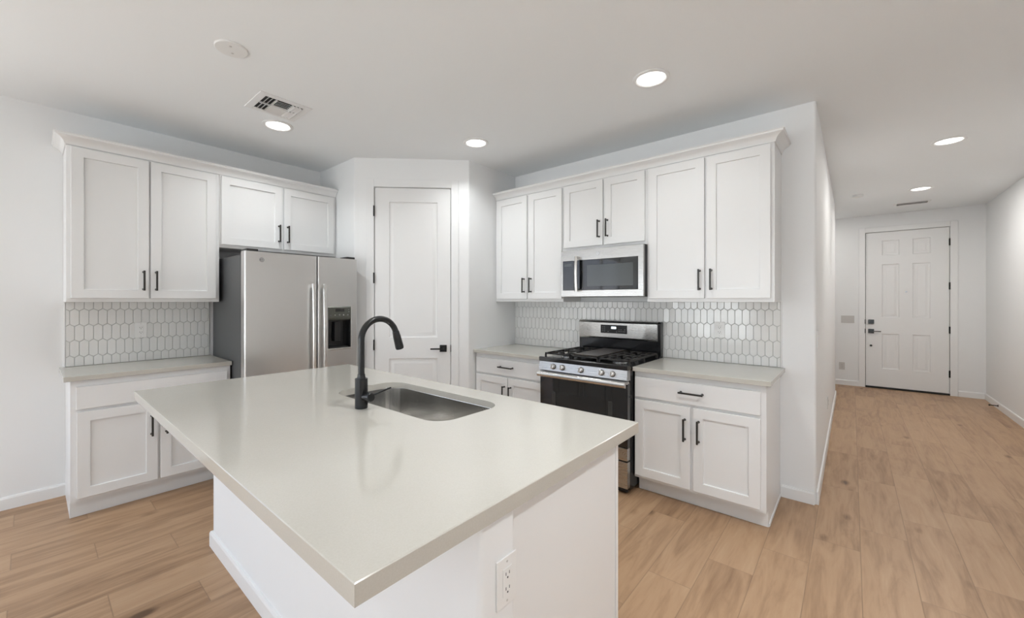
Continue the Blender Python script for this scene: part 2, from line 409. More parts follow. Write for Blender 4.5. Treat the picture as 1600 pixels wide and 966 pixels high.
# front door (six panels), faces local -y
o = sempty('door_2', (0, YF, 0), 0)
b = B()
pn = [(.357,.551,2.10,2.335), (.697,.885,2.10,2.335), (.357,.551,1.125,1.96), (.697,.885,1.125,1.96), (.357,.551,.315,.868), (.697,.885,.315,.868)]
panelled(b, FD0+.005, FD1-.005, .028, FDZ-.005, .008, .04, pn, [(.008,.010), (.022,.012), (.03,.012), (.050,.004), (.054,.0035)]); obj('door_leaf', b, DOORM, o)
b = B(); box(b, FD0-.078, FD0-.001, -.014, .0, 0, FDZ+.078, .004); box(b, FD1+.001, FD1+.078, -.014, .0, 0, FDZ+.078, .004); box(b, FD0-.001, FD1+.001, -.014, 0, FDZ+.001, FDZ+.078, .004); obj('door_casing', b, TRIM, o)
b = B(); box(b, FD0-.019, FD0, .0, T, 0, FDZ); box(b, FD1, FD1+.019, 0, T, 0, FDZ); box(b, FD0, FD1, 0, T, FDZ, FDZ+.019); obj('door_frame', b, TRIM, o)
b = B(); box(b, FD0, FD1, .055, T, 0, FDZ); obj('door_backing', b, GAPM, o, smooth=False)  # added dark block behind the leaf, keeps outside light out of the door gaps
b = B(); box(b, FD0, FD1, -.012, .05, .001, .024, .002); obj('threshold', b, SEAL, o)
for z in (2.248, 1.603, .958, .314):
    b = B(); cyl(b, (FD1-.001, -.006, z-.052), (FD1-.001, -.006, z+.052), .009, 12); box(b, FD1-.012, FD1+.010, -.006, .004, z-.05, z+.05); obj('hinge', b, BLACK, o)
b = B(); box(b, .197, .266, -.014, .0078, 1.018, 1.087, .003); obj('deadbolt', b, BLACK, o)
b = B(); box(b, .197, .266, -.006, .0078, .868, .937, .003); cyl(b, (.231,-.005,.903), (.231,-.05,.903), .011, 14); box(b, .222, .345, -.060, -.048, .896, .910, .003); obj('door_handle', b, BLACK, o)
b = B(); cyl(b, (.23,.0078,.672), (.23,-.006,.672), .016, 16); obj('lock_button', b, BLACK, o)
b = B(); cyl(b, (.628,.0078,1.525), (.628,.002,1.525), .012, 16); obj('peephole', b, BADGE, o)
for z in (1.052, .903):
    b = B(); box(b, FD0-.006, FD0+.004, -.017, .006, z-.035, z+.035); obj('strike_plate', b, BLACK, o)

# ------------------------------------------------------------------ cabinets
def pull(parent, cx, z0, z1, yf, horiz=False, name='handle'):
    """bar pull on a face at yf (faces -y): vertical at x=cx from z0 to z1, or horizontal when horiz (z=cx, x from z0 to z1)"""
    b = B(); r = .0055; off = .030
    def P(a, y): return (a, y, cx) if horiz else (cx, y, a)
    L_ = z1-z0; pts = []
    for a in (z0, z1):
        s = 1 if a == z0 else -1
        # foot flares to the door
        tube2(b, [P(a+s*.006, yf), P(a+s*.006, yf-.006), P(a+s*.006, yf-off)], [.0085, .006, .006], 12)
    if horiz: box(b, z0-.004, z1+.004, yf-off-.010, yf-off, cx-.006, cx+.006, .0025)
    else: box(b, cx-.006, cx+.006, yf-off-.010, yf-off, z0-.004, z1+.004, .0025)
    return obj(name, b, BRONZE, parent)
SH = .060
def shaker(parent, x0, x1, z0, z1, yf, hx=None, hz=None):
    b = B(); panelled(b, x0, x1, z0, z1, yf, .0195, [(x0+SH, x1-SH, z0+SH, z1-SH)], [(.0012, .0105), (.0024, .0115)])
    d = obj('door', b, CAB, parent)
    if hx is not None: pull(d, hx, hz[0], hz[1], yf)
    return d
def wall_cabinet(label, loc, rz, W_, D_, z0, z1, doors, hz, side_l=0, side_r=0):
    """loc = back corner on the wall; frame plane at -D_; doors [(x0,x1)], handles at the meeting stiles"""
    t = thing('wall_cabinet', label, 'cabinet', (loc[0], loc[1], z0), rz, 'white wall cabinets'); H_ = z1-z0
    b = B(); box(b, .0, W_, -D_, -.001, .0, H_, .0012, 1); obj('cabinet_box', b, CAB, t)
    b = B(); box(b, .012, W_-.012, -D_+.02, -.012, -.001, .0005); obj('underside', b, CAB, t, smooth=False)
    yf = -D_-.020
    for i, (a, c) in enumerate(doors):
        hx = c-.030 if i == 0 else a+.030
        shaker(t, a, c, .026, H_-.012, yf, hx, (hz[0]-z0, hz[1]-z0))
    return t
DL = .329                     # depth of the left uppers' frame plane
wall_cabinet('tall two-door wall cabinet at the far left, over the tiled counter beside the refrigerator', (XL, .155), pi/2, .864, DL, 1.380, 2.425,
             [(.022,.419), (.430,.838)], (1.466,1.604))
wall_cabinet('short two-door wall cabinet hung directly above the refrigerator', (XL, 1.020), pi/2, 1.000, DL, 1.828, 2.425,
             [(.012,.484), (.500,.972)], (1.918,2.066))
DR = .323
wall_cabinet('two-door wall cabinet in the corner beside the pantry wall, left of the microwave', (-2.791, YR), 0, .814, DR, 1.380, 2.425,
             [(.026,.411), (.434,.806)], (1.470,1.606))
wall_cabinet('short two-door wall cabinet directly above the microwave', (-1.9765, YR), 0, .765, DR, 1.834, 2.425,
             [(.014,.393), (.408,.751)], (1.926,2.068))
wall_cabinet('tall two-door wall cabinet right of the microwave, last before the hallway', (-1.2110, YR), 0, .832, DR, 1.380, 2.425,
             [(.018,.415), (.431,.812)], (1.468,1.611))

def crown(label, loc, rz, W_, D_, retl, retr):
    """cove crown along the front (-y) of a run of cabinets, returned at free ends; z local 0 = its foot"""
    prof = [(.0, .0), (.006, .0), (.008, .010), (.014, .024), (.026, .037), (.042, .046), (.050, .050), (.052, .060), (.058, .062), (.058, .068), (0, .068)]
    b = B(); loops = []
    path = []
    if retl: path.append((0, -.001, -1, 0))
    path.append((0, -D_, -1 if retl else 0, -1)); path.append((W_, -D_, 1 if retr else 0, -1))
    if retr: path.append((W_, -.001, 1, 0))
    for x, y, nx, ny in path:
        loops.append([(x + nx*d, y + ny*d, z) for d, z in prof])
    loft(b, loops)
    box(b, .001, W_-.001, -D_+.001, -.001, .0, .02)
    o = obj('crown_molding', b, CAB); o.location = loc; o.rotation_euler = (0,0,rz)
    return tag(o, label, 'crown molding', 'white crown moldings')
crown('white crown molding along the tops of the left cabinets over the refrigerator', (XL, .155, 2.4255), pi/2, 1.864, DL, True, False)
crown('white crown molding along the tops of the right cabinets over the microwave', (-2.791, YR, 2.4255), 0, 2.412, DR, False, True)

def base_cabinet(label, loc, rz, W_, D_, doors, drawer, dh, hz, toe=.085, sides=(0,0)):
    t = thing('base_cabinet', label, 'cabinet', (loc[0], loc[1], 0), rz, 'white base cabinets')
    b = B()
    # side profile with toe notch
    prism_x(b, [(-.001, 0), (-.001, .8815), (-D_, .8815), (-D_, .113), (-D_+toe, .113), (-D_+toe, 0)], 0, W_)
    obj('cabinet_box', b, CAB, t, smooth=False)
    b = B(); box(b, 0, W_, -D_+toe-.006, -D_+toe, .0, .111, .001, 1); obj('toe_board', b, CAB, t)
    yf = -D_-.020
    for i, (a, c) in enumerate(doors):
        shaker(t, a, c, .135, .680, yf, c-.033 if i == 0 else a+.033, hz)
    b = B(); panelled(b, drawer[0], drawer[1], .700, .842, yf, .0195, [], []); d = obj('drawer_front', b, CAB, t)
    if dh: pull(d, .776, dh[0], dh[1], yf, True)
    return t
DBL = .544; DBR = .619
base_cabinet('base cabinet under the far left counter with one plain drawer front over two doors', (XL, .165), pi/2, .872, DBL, [(.028,.425), (.440,.846)], (.025,.848), None, (.454,.592), .062)
base_cabinet('base cabinet left of the gas range, in the corner by the pantry', (-2.791, YR), 0, .826, DBR, [(.017,.412), (.420,.808)], (.017,.808), (.325,.482), (.455,.602))
t = base_cabinet('base cabinet right of the gas range with long side panel, beside the hallway', (-1.190, YR), 0, .805, DBR, [(.008,.382), (.401,.777)], (.008,.777), (.318,.463), (.459,.601))
b = B(); box(b, .8052, .811, -.53, -.001, 0, .020, .001, 1); obj('shoe_molding', b, TRIM, t)

# ------------------------------------------------------------------ counters
def slab(name, label, x0, x1, y0, y1, z0, z1):
    b = B(); box(b, x0, x1, y0, y1, z0, z1, .003); return tag(obj(name, b, QUARTZ), label, 'countertop', 'pale quartz countertops')
slab('countertop', 'pale quartz countertop on the far left base cabinet beside the refrigerator', XL+.001, XL+.573, .134, 1.042, .883, .914)
slab('countertop', 'pale quartz countertop in the corner between the pantry wall and the range', -2.791, -1.956, 2.847, YR-.001, .883, .914)
slab('countertop', 'pale quartz countertop between the range and the hallway', -1.190, -.356, 2.847, YR-.001, .883, .914)

# ------------------------------------------------------------------ tiled backsplashes
def clip(poly, x0, x1, z0, z1):
    for ax, v, s in ((0, x0, 1), (0, x1, -1), (1, z0, 1), (1, z1, -1)):
        out = []
        for i in range(len(poly)):
            a, c = poly[i], poly[(i+1) % len(poly)]
            ia, ic = (a[ax]-v)*s >= 0, (c[ax]-v)*s >= 0
            if ia: out.append(a)
            if ia != ic:
                q = (v-a[ax])/(c[ax]-a[ax]); out.append((a[0]+(c[0]-a[0])*q, a[1]+(c[1]-a[1])*q))
        poly = out
        if len(poly) < 3: return []
    return poly
def backsplash(label, loc, rz, W_, z0, z1, ph, pitch, skip=(), endtrim=0):
    t = thing('tile_backsplash', label, 'backsplash', (loc[0], loc[1], z0), rz, 'picket tile backsplashes')
    b = B(); box(b, 0, W_, -.0075, -.0005, 0, z1-z0); obj('grout_bed', b, GROUT, t, smooth=False)
    b = B(); rp_, tip = .1125, .0165; g_ = .00135
    z = 1.202 - rp_*3; row = 0
    while z < z1:
        off = ph if row % 2 == 0 else ph + pitch/2
        k0 = int(-off/pitch)-2
        for k in range(k0, int(W_/pitch)+3):
            cx = off + (k+.5)*pitch; hw = pitch/2-g_
            hexa = [(cx, z-g_*-1.2), (cx+hw, z+tip+g_*.4), (cx+hw, z+rp_-g_*.4), (cx, z+rp_+tip-g_*1.2), (cx-hw, z+rp_-g_*.4), (cx-hw, z+tip+g_*.4)]
            pl = clip(hexa, .001, W_-.001, z0+.001, z1-.001)
            if len(pl) < 3: continue
            xs = [q[0] for q in pl]; zs = [q[1] for q in pl]
            if (max(xs)-min(xs)) < .006 or (max(zs)-min(zs)) < .006: continue
            mx, mz = sum(xs)/len(xs), sum(zs)/len(zs)
            ax, az = random.gauss(0, .012), random.gauss(0, .010)
            def P(q, s, y):
                dx, dz = q[0]-mx, q[1]-mz; l = math.hypot(dx, dz) or 1; s = max(l-s, 0)/l
                return (mx+dx*s, y + (dx*ax + dz*az), mz+dz*s - z0)
            loops = [[P(q, 0, -.007) for q in pl], [P(q, 0, -.0098) for q in pl], [P(q, .0010, -.0110) for q in pl], [P(q, .0028, -.0115) for q in pl]]
            loft(b, loops, False, True)
        z += rp_; row += 1
    obj('tiles', b, TILE, t, ang=15)
    return t
# rows anchored so that a bottom tip falls at z 1.202 (row 3, even rows share phase)
t = backsplash('white picket tile backsplash over the far left counter beside the refrigerator', (XL, .166), pi/2, .862, .9145, 1.3795, .020+.0245, .049)
b = B(); box(b, -.010, -.0005, -.012, 0, 0, .465, .001, 1); obj('edge_trim', b, TRIM, t)
t = backsplash('white picket tile backsplash behind the gas range', (-2.79, YR-.0005), 0, 2.409, .9145, 1.3795, 2.340-.048*48-.0, .048)
b = B(); box(b, 2.4095, 2.414, -.012, 0, 0, .465, .001, 1); obj('edge_trim', b, TRIM, t)

# ------------------------------------------------------------------ outlets and switches
def outlet(label, loc, rz, m=PLATE, group='duplex wall outlets', cat='outlet'):
    t = thing('wall_outlet', label, cat, loc, rz, group)
    b = B(); box(b, -.037, .037, -.005, 0, -.060, .060, .002); obj('cover_plate', b, m, t)
    b = B(); box(b, -.017, .017, -.0068, -.005, -.034, .034, .0008, 1); r = obj('receptacle', b, m, t)
    for z in (-.018, .018):
        for x in (-.0065, .0065):
            b = B(); box(b, x-.0011, x+.0011, -.0071, -.0067, z-.002, z+.0055); obj('slot', b, SLOT, r, smooth=False)
        b = B(); cyl(b, (0,-.0067,z-.0085), (0,-.0071,z-.0085), .0025, 10); obj('slot', b, SLOT, r)
    for z in (-.048, .048):
        b = B(); cyl(b, (0,-.0048,z), (0,-.0056,z), .003, 10); obj('screw', b, PLATE2, t)
    return t
def switch(label, loc, rz, n, m=PLATE):
    t = thing('light_switch', label, 'switch', loc, rz, 'rocker light switches')
    w_ = .037 + .023*(n-1)
    b = B(); box(b, -w_, w_, -.006, 0, -.060, .060, .002); obj('cover_plate', b, m, t)
    for k in range(n):
        cx = (k-(n-1)/2)*.046
        b = B(); prism_x(b, [(-.006,-.033), (-.009,-.033), (-.007,0), (-.0095,.033), (-.006,.033)], cx-.016, cx+.016); obj('rocker', b, m, t)
    return t
outlet('white outlet on the tiles behind the far left counter', (XL+.0118, .574, 1.158), pi/2)
outlet('white outlet on the tiles right of the gas range', (-.770, YR-.0118, 1.165), 0)
outlet('white outlet low on the wall left of the front door', (-.125, YF, .310), 0, PLATE2)
outlet('white outlet low on the hallway\'s left wall, seen nearly edge on', (XE, 5.20, .38), pi/2)
switch('three-gang light switch on the wall left of the front door', (-.053, YF, 1.083), 0, 3, PLATE2)
switch('light switch on the hallway\'s left wall, seen edge on past the white corner', (XE, 3.60, 1.12), pi/2, 1)

# ------------------------------------------------------------------ island
isl = thing('kitchen_island', 'white kitchen island body with knee wall, under the big quartz top', 'kitchen island', (-1.68, .96, 0))
IX, IY = -1.68, .96
def I(x): return x-IX
def J(y): return y-IY
b = B(); r_ = .016
def rpoly(x0, x1, y0, y1, r, n=5): return rrect(x0, x1, y0, y1, r, n)
prism(b, rpoly(I(-2.730), I(-.645), J(.680), J(.812), r_), 0, .8836); obj('knee_wall', b, WALL, isl)
b = B()
for q in ((-2.690, -2.085, .8125, 1.4295, .10, .8836), (-1.155, -.6705, .8125, 1.4295, .10, .8836), (-2.085, -1.155, .8125, .985, .10, .8836), (-2.085, -1.155, .985, 1.4295, .10, .60)):
    box(b, I(q[0]), I(q[1]), J(q[2]), J(q[3]), q[4], q[5])
box(b, I(-2.690), I(-.6705), J(.8125), J(1.37), 0, .10)
obj('cabinet_box', b, CAB, isl)
b = B(); box(b, I(-.6704), I(-.664), J(.8125), J(1.452), 0, .8836, .001, 1); obj('end_panel', b, CAB, isl)
b = B(); box(b, I(-.6638), I(-.660), J(1.430), J(1.448), 0, .8836, .001, 1); obj('scribe_strip', b, TRIM, isl)
b = B(); box(b, I(-2.696), I(-2.690), J(.8125), J(1.452), 0, .8836, .001, 1); obj('end_panel', b, CAB, isl)
b = B(); box(b, I(-2.690), I(-.6706), J(1.4301), J(1.4519), .105, .880, .001, 1); obj('face_frame', b, CAB, isl)
xs = [-2.67, -2.34, -2.01, -1.64, -1.27, -.99, -.72]
for i in range(6):
    x0, x1 = I(xs[i])+.005, I(xs[i+1])-.005
    b = B(); panelled(b, -x1, -x0, .13, .85, -J(1.472), .0195, [(-x1+SH, -x0-SH, .13+SH, .85-SH)], [(.0012,.0105), (.0024,.0115)])
    for v in b.verts: v.co.x, v.co.y = -v.co.x, -v.co.y
    d = obj('door', b, CAB, isl)
    b = B(); hx = (x0+.035) if i % 2 else (x1-.035)
    for z in (.69, .82): tube2(b, [(hx, J(1.472), z), (hx, J(1.472)+.03, z)], [.007,.006], 10)
    box(b, hx-.006, hx+.006, J(1.472)+.029, J(1.472)+.039, .683, .827, .002); obj('handle', b, BRONZE, d)
b = B(); bbp = bb_poly()
def ring_bb(d): return [(I(-2.730)-d, J(.812)), (I(-2.730)-d, J(.680)-d), (I(-.645)+d, J(.680)-d), (I(-.645)+d, J(.812))]
lo = [[(p[0], p[1], z) for (p, z) in [(ring_bb(d+.0003)[k], z) for d, z in bbp]] for k in range(4)]
loft(b, lo); obj('baseboard', b, TRIM, isl, smooth=False)

def plate_hole(bm, ox0, ox1, oy0, oy1, hx0, hx1, hy0, hy1, r, z0, z1, n=10, ch=.002):
    """rectangular slab with a rounded rectangular cutout"""
    hole = rrect(hx0, hx1, hy0, hy1, r, n)
    for z, c in ((z1, ch), (z0, 0)):
        a0, a1, b0, b1 = ox0+c, ox1-c, oy0+c, oy1-c
        V = {}
        def v(x, y):
            k = (round(x, 5), round(y, 5))
            if k not in V: V[k] = bm.verts.new((x, y, z))
            return V[k]
        def f(*p): bm.faces.new([v(*q) for q in p])
        xs = (a0, hx0, hx0+r, hx1-r, hx1, a1); ys = (b0, hy0, hy0+r, hy1-r, hy1, b1)
        for i in range(5):
            for j in range(5):
                if 1 <= i <= 3 and 1 <= j <= 3: continue
                f((xs[i], ys[j]), (xs[i+1], ys[j]), (xs[i+1], ys[j+1]), (xs[i], ys[j+1]))
        for k, cp in enumerate(((hx1, hy0), (hx1, hy1), (hx0, hy1), (hx0, hy0))):
            arc_ = hole[k*(n+1):(k+1)*(n+1)]
            for p, q in zip(arc_, arc_[1:]): f(cp, p, q)
    loft(bm, [[(x, y, z) for x, y in hole] for z in (z0, z1)], False, False)
    ring = lambda c, z: [(ox0+c, oy0+c, z), (ox1-c, oy0+c, z), (ox1-c, oy1-c, z), (ox0+c, oy1-c, z)]
    loft(bm, [ring(ch, z1), ring(0, z1-ch), ring(0, z0)], False, False)
    bmesh.ops.remove_doubles(bm, verts=bm.verts, dist=1e-5)
SX0, SX1, SY0, SY1, SR = -2.040, -1.200, 1.032, 1.422, .095
b = B(); plate_hole(b, -2.843, -.630, .358, 1.565, SX0, SX1, SY0, SY1, SR, .8840, .914)
for q in ((-2.843, -.630, .358, .370), (-2.843, -.630, 1.553, 1.565), (-2.843, -2.831, .370, 1.553), (-.642, -.630, .370, 1.553)): box(b, q[0], q[1], q[2], q[3], .8728, .8842)
tag(obj('island_countertop', b, QUARTZ, ang=30), 'large pale quartz island top with the sink cut into it', 'countertop', None)

# sink bowl under the cutout
sk = thing('kitchen_sink', 'stainless steel undermount sink bowl set in the island top', 'sink', ((SX0+SX1)/2, (SY0+SY1)/2, .65))
cx, cy = (SX0+SX1)/2, (SY0+SY1)/2
def sl(off, z, r): return [(x-cx, y-cy, z-.65) for x, y in rrect(SX0-off, SX1+off, SY0-off, SY1+off, r, 10)]
b = B()
loops = [sl(.022, .8834, .11), sl(.006, .8834, .10), sl(.004, .879, .10), sl(-.004, .70, .092), sl(-.010, .675, .088), sl(-.022, .658, .08), sl(-.045, .650, .06)]
rows = loft(b, loops, False, False)
# floor of the bowl falls to a drain
n = len(rows[-1]); dr = [b.verts.new((.0 + .045*cos(2*pi*(i+.5)/n - pi/2 + .35), .045*sin(2*pi*(i+.5)/n - pi/2 + .35), -.006)) for i in range(n)]
for i in range(n): j = (i+1) % n; b.faces.new((rows[-1][i], rows[-1][j], dr[j], dr[i]))
b.faces.new(dr)
so = obj('bowl', b, SINKM, sk, ang=60)
md = so.modifiers.new('shell', 'SOLIDIFY'); md.thickness = .0012; md.offset = -1
b = B(); tube2(b, [(0,0,-.0055), (0,0,-.002)], [.042,.040], 28); cyl(b, (0,0,-.002), (0,0,.006), .012, 14); obj('drain', b, SINKM, sk)

# faucet
FX, FY = -1.640, .965
fa = thing('kitchen_faucet', 'matte black gooseneck pull-down faucet standing beside the island sink', 'faucet', (FX, FY, .9141))
b = B(); tube2(b, [(0,0,0), (0,0,.003), (0,0,.129), (0,0,.131)], [.0272,.0275,.0275,.0262], 32); obj('body', b, BLACK, fa)
b = B(); tube2(b, [(0,0,.1305), (0,0,.140), (0,0,.150)], [.0195,.0170,.0165], 28); obj('collar', b, BLACK, fa)
R_ = .0925; zb = 1.213-.914
pts = [(0,0,.148), (0,0,.20), (0,0,.25)] + [(0, R_-R_*cos(radians(a)), zb+R_*sin(radians(a))) for a in range(0, 167, 6)]
a = radians(164); pe = Vector((0, R_-R_*cos(a), zb+R_*sin(a))); tg = Vector((0, sin(a), cos(a))).normalized()
pts = pts[:-1] + [tuple(pe)]
b = B(); tube(b, pts, .0140, 24); obj('spout', b, BLACK, fa)
b = B(); tube2(b, [pe-tg*.006, pe, pe+tg*.012, pe+tg*.016, pe+tg*.075, pe+tg*.083], [.0150,.0162,.0168,.0180,.0202,.0180], 28); obj('spray_head', b, BLACK, fa)
b = B(); cyl(b, (.020,0,.052), (.050,.002,.055), .0150, 24); tube2(b, [(.050,.002,.055), (.053,.002,.0553), (.072,.004,.057), (.075,.004,.0572)], [.0165,.0192,.0192,.0160], 28)
h = obj('lever_hub', b, BLACK, fa)
b = B(); tube(b, [(.064,.012,.062), (.066,.06,.073), (.067,.108,.082)], [.0042,.0038,.0034], 12); obj('lever', b, BLACK, fa)

outlet('white outlet on the end of the island, below the quartz top', (-.645, .772, .700), pi/2)

# ------------------------------------------------------------------ refrigerator (local x -> world y, front -y -> world +x)
fr = thing('refrigerator', 'stainless side-by-side refrigerator with dark grey side and door dispenser', 'refrigerator', (XL+.034, 1.050, 0), pi/2)
FD = (-3.42) - (XL+.034); FW = .925     # depth to the door face, width
b = B(); box(b, 0, FW, -(FD-.085), 0, .02, 1.742, .006); obj('case', b, FRSIDE, fr)
b = B(); box(b, .02, FW-.02, -(FD-.06), -(FD-.10), .012, .075, .004); obj('base_grille', b, DARK, fr)
yf = -FD; yb = -(FD-.078)
def door_poly(x0, x1, r=.014, l=True, rr_=True):
    p = [(x0, yb)]
    p += [(x0 + r - r*cos(radians(a_)), yf + r - r*sin(radians(a_))) for a_ in range(0, 91, 15)] if l else [(x0, yf)]
    p += [(x1 - r + r*sin(radians(a_)), yf + r - r*cos(radians(a_))) for a_ in range(0, 91, 15)] if rr_ else [(x1, yf)]
    p += [(x1, yb)]
    return p
S0, S1 = .5505, .5565
b = B(); prism(b, door_poly(.002, S0), .08, 1.765); obj('door', b, STEELF, fr)
X0, X1, Z0, Z1 = .645, .857, .968, 1.336
b = B(); prism(b, door_poly(S1, FW-.002), .08, Z0); prism(b, door_poly(S1, FW-.002), Z1, 1.765)
prism(b, door_poly(S1, X0, rr_=False), Z0, Z1); prism(b, door_poly(X1, FW-.002, l=False), Z0, Z1)
d2 = obj('door', b, STEELF, fr)
b = B()   # dispenser recess: five walls
for q in ((X0, X0+.006, yf+.006, yb, Z0, Z1), (X1-.006, X1, yf+.006, yb, Z0, Z1), (X0, X1, yb-.008, yb, Z0, Z1), (X0, X1, yf+.004, yb, Z0, Z0+.006), (X0, X1, yf+.006, yb, Z1-.006, Z1)): box(b, *q)
obj('dispenser_recess', b, ENAM, d2, smooth=False)
b = B(); prism_x(b, [(yf-.004, 1.222), (yf-.006, 1.240), (yf-.006, Z1-.008), (yf-.002, Z1), (yf+.05, Z1), (yf+.05, 1.215), (yf+.01, 1.215)], X0+.001, X1-.001); cp = obj('control_panel', b, GREEN, d2, smooth=False)
b = B(); box(b, X0+.065, X1-.065, yf-.0068, yf-.0058, 1.292, 1.318); obj('display', b, GLASSB, cp, smooth=False)
for x in (X0+.02, X0+.06, X0+.10, X0+.14, X0+.18):
    b = B(); cyl(b, (x, yf-.0058, 1.262), (x, yf-.0072, 1.262), .0055, 12); obj('button', b, HANDLE if x in (X0+.06, X0+.14) else BADGE, cp)
for z in (1.29, 1.31):
    b = B(); cyl(b, (X1-.022, yf-.0058, z), (X1-.022, yf-.0072, z), .0055, 12); obj('button', b, BADGE, cp)
b = B(); prism(b, [(X0+.07, yb-.012), (X0+.08, yf+.035), (X1-.08, yf+.035), (X1-.07, yb-.012)], 1.03, 1.20); obj('dispenser_paddle', b, DARK, d2)
b = B(); box(b, X0+.02, X1-.02, yf+.004, yb-.01, Z0+.006, Z0+.014, .002); obj('drip_tray', b, DARK, d2)
b = B(); box(b, X0-.004, X1+.007, yf-.005, yf+.004, Z0-.012, Z0+.004, .002); box(b, X1-.001, X1+.007, yf-.005, yf+.004, Z0, Z1, .002); obj('dispenser_trim', b, HANDLE, d2)
for hx, nm in ((.508, 0), (.600, 1)):
    b = B(); zc_, hh = 1.005, .525
    loops = []
    for k in range(17):
        q = -1 + 2*k/16; z = zc_+hh*q; y = yf - .034 - .016*(1-q*q)
        loops.append([(hx-.014, y+.004, z), (hx-.009, y-.006, z), (hx+.009, y-.006, z), (hx+.014, y+.004, z), (hx+.012, y+.008, z), (hx-.012, y+.008, z)])
    loft(b, loops)
    for s in (-1, 1): box(b, hx-.012, hx+.012, yf-.032, yf-.0005, zc_+s*(hh-.02)-.018, zc_+s*(hh-.02)+.018, .004)
    obj('door_handle', b, HANDLE, fr, ang=30)
for a0, a1 in ((.02, .10), (FW-.10, FW-.02)):
    b = B(); box(b, a0, a1, yf+.012, yb+.06, 1.7655, 1.785, .004); obj('hinge_cover', b, DARK, fr)
def emblem(parent, x, y, z, r):
    b = B(); tube2(b, [(x,y,z), (x,y-.002,z), (x,y-.0028,z)], [r,r,r*.9], 28); e_ = obj('emblem', b, BADGE, parent)
    b = B(); n_ = 24
    ro = [(x+r*.72*cos(2*pi*k/n_), y-.0030, z+r*.72*sin(2*pi*k/n_)) for k in range(n_)]; ri = [(x+r*.58*cos(2*pi*k/n_), y-.0030, z+r*.58*sin(2*pi*k/n_)) for k in range(n_)]
    ro2 = [(a_, y-.0022, c_) for a_, _, c_ in ro]; ri2 = [(a_, y-.0022, c_) for a_, _, c_ in ri]
    loft(b, [ri2, ri, ro, ro2], False, False)
    for s in (-1, 1): tube(b, [(x+s*r*.10, y-.003, z+r*.32), (x+s*r*.34, y-.003, z+r*.05), (x+s*r*.14, y-.003, z-r*.32)], r*.06, 8)
    obj('emblem_script', b, HANDLE, e_)
emblem(fr, .120, yf, 1.704, .017)

# ------------------------------------------------------------------ microwave
mw = thing('microwave', 'stainless over-the-range microwave hung under the short cabinet above the stove', 'microwave', (-1.948, YR-.001, 1.423))
MW_, MD, MH = .738, .408, .405
b = B(); box(b, .001, MW_-.001, -MD+.035, 0, .0, MH+.003, .003); obj('case', b, DARK, mw)
yf = -MD
b = B()   # stainless front with window opening, gently rounded edges
wx0, wx1, wz0, wz1 = .018, .697, .057, .312
box(b, 0, MW_, yf, -MD+.034, wz1, MH, .004); box(b, 0, MW_, yf, -MD+.034, 0, wz0, .004); box(b, 0, wx0, yf, -MD+.034, wz0-.004, wz1+.004, .002); box(b, wx1, MW_, yf, -MD+.034, wz0-.004, wz1+.004, .002)
fm = obj('front_frame', b, STEEL, mw)
b = B(); box(b, wx0-.001, wx1+.001, yf+.002, yf+.03, wz0-.001, wz1+.001, .002); dg = obj('door_glass', b, GLASSB, mw)
b = B(); box(b, .255, .657, yf+.0008, yf+.003, wz0+.030, wz1-.045, .0005, 1); obj('viewing_window', b, SCREEN, dg, smooth=False)
b = B(); box(b, wx0+.004, .128, yf+.0006, yf+.003, wz0+.006, wz1-.006, .0005, 1); cpn = obj('control_panel', b, GLASSB, dg, smooth=False)
b = B(); box(b, .034, .112, yf+.0001, yf+.001, wz1-.048, wz1-.024); obj('display', b, SCREEN, cpn, smooth=False)
b = B(); loops = []
for k in range(15):
    q = -1+2*k/14; z = .195+.150*q; y = yf-.036-.010*(1-q*q)
    loops.append([(.172+.014*cos(2*pi*j/14), y+.008*sin(2*pi*j/14), z) for j in range(14)])
loft(b, loops)
for s in (-1, 1): box(b, .160, .184, yf-.034, yf-.0002, .195+s*.138-.012, .195+s*.138+.012, .004)
obj('door_handle', b, HANDLE, mw)
b = B()
for k in range(12): box(b, .18+k*.032, .204+k*.032, -.34, -.20, -.003, .001)
obj('vent_grille', b, DARK, mw, smooth=False)
b = B(); box(b, .17, .42, -.395, -.36, -.004, .0005, .001, 1); obj('cooktop_lamp', b, DARK, mw)
emblem(mw, .356, yf, .360, .015)

# ------------------------------------------------------------------ gas range
rg = thing('gas_range', 'stainless and black freestanding gas range with five front knobs', 'stove', (-1.951, YR-.014, 0))
RW, RD = .757, .715
YFR = -RD                      # front plane of the door
b = B(); box(b, .004, RW-.004, YFR+.045, -.012, .03, .893, .003); obj('body', b, ENAM, rg)
for x in (.05, RW-.05):
    for y in (-.60, -.08):
        b = B(); cyl(b, (x,y,0), (x,y,.032), .018, 14); obj('foot', b, DARK, rg)
b = B(); prism_x(b, [(YFR-.008,.893), (YFR-.014,.900), (YFR-.014,.922), (YFR-.006,.929), (YFR+.025,.928), (YFR+.042,.913), (-.10,.913), (-.085,.921), (-.012,.921), (-.012,.893)], 0, RW); obj('cooktop', b, ENAM, rg, ang=25)
b = B(); prism_x(b, [(YFR-.006,.8925), (YFR-.020,.824), (YFR-.008,.818), (YFR+.044,.818), (YFR+.044,.8925)], .002, RW-.002); cpn = obj('control_panel', b, STEEL, rg, smooth=False)
def knob(x):
    tz = .858; y = YFR-.0125; ax = Vector((0, -.98, .2)).normalized()
    p = Vector((x, y, tz))
    b = B(); tube2(b, [p-ax*.003, p+ax*.004], [.0235,.0225], 24); k_ = obj('knob', b, DARK, rg)
    b = B(); tube2(b, [p+ax*.004, p+ax*.020, p+ax*.026, p+ax*.028], [.0205,.0190,.0178,.0150], 24)
    box(b, x-.0045, x+.0045, y-.037, y-.020, tz-.013, tz+.022, .002); obj('knob_cap', b, HANDLE, k_)
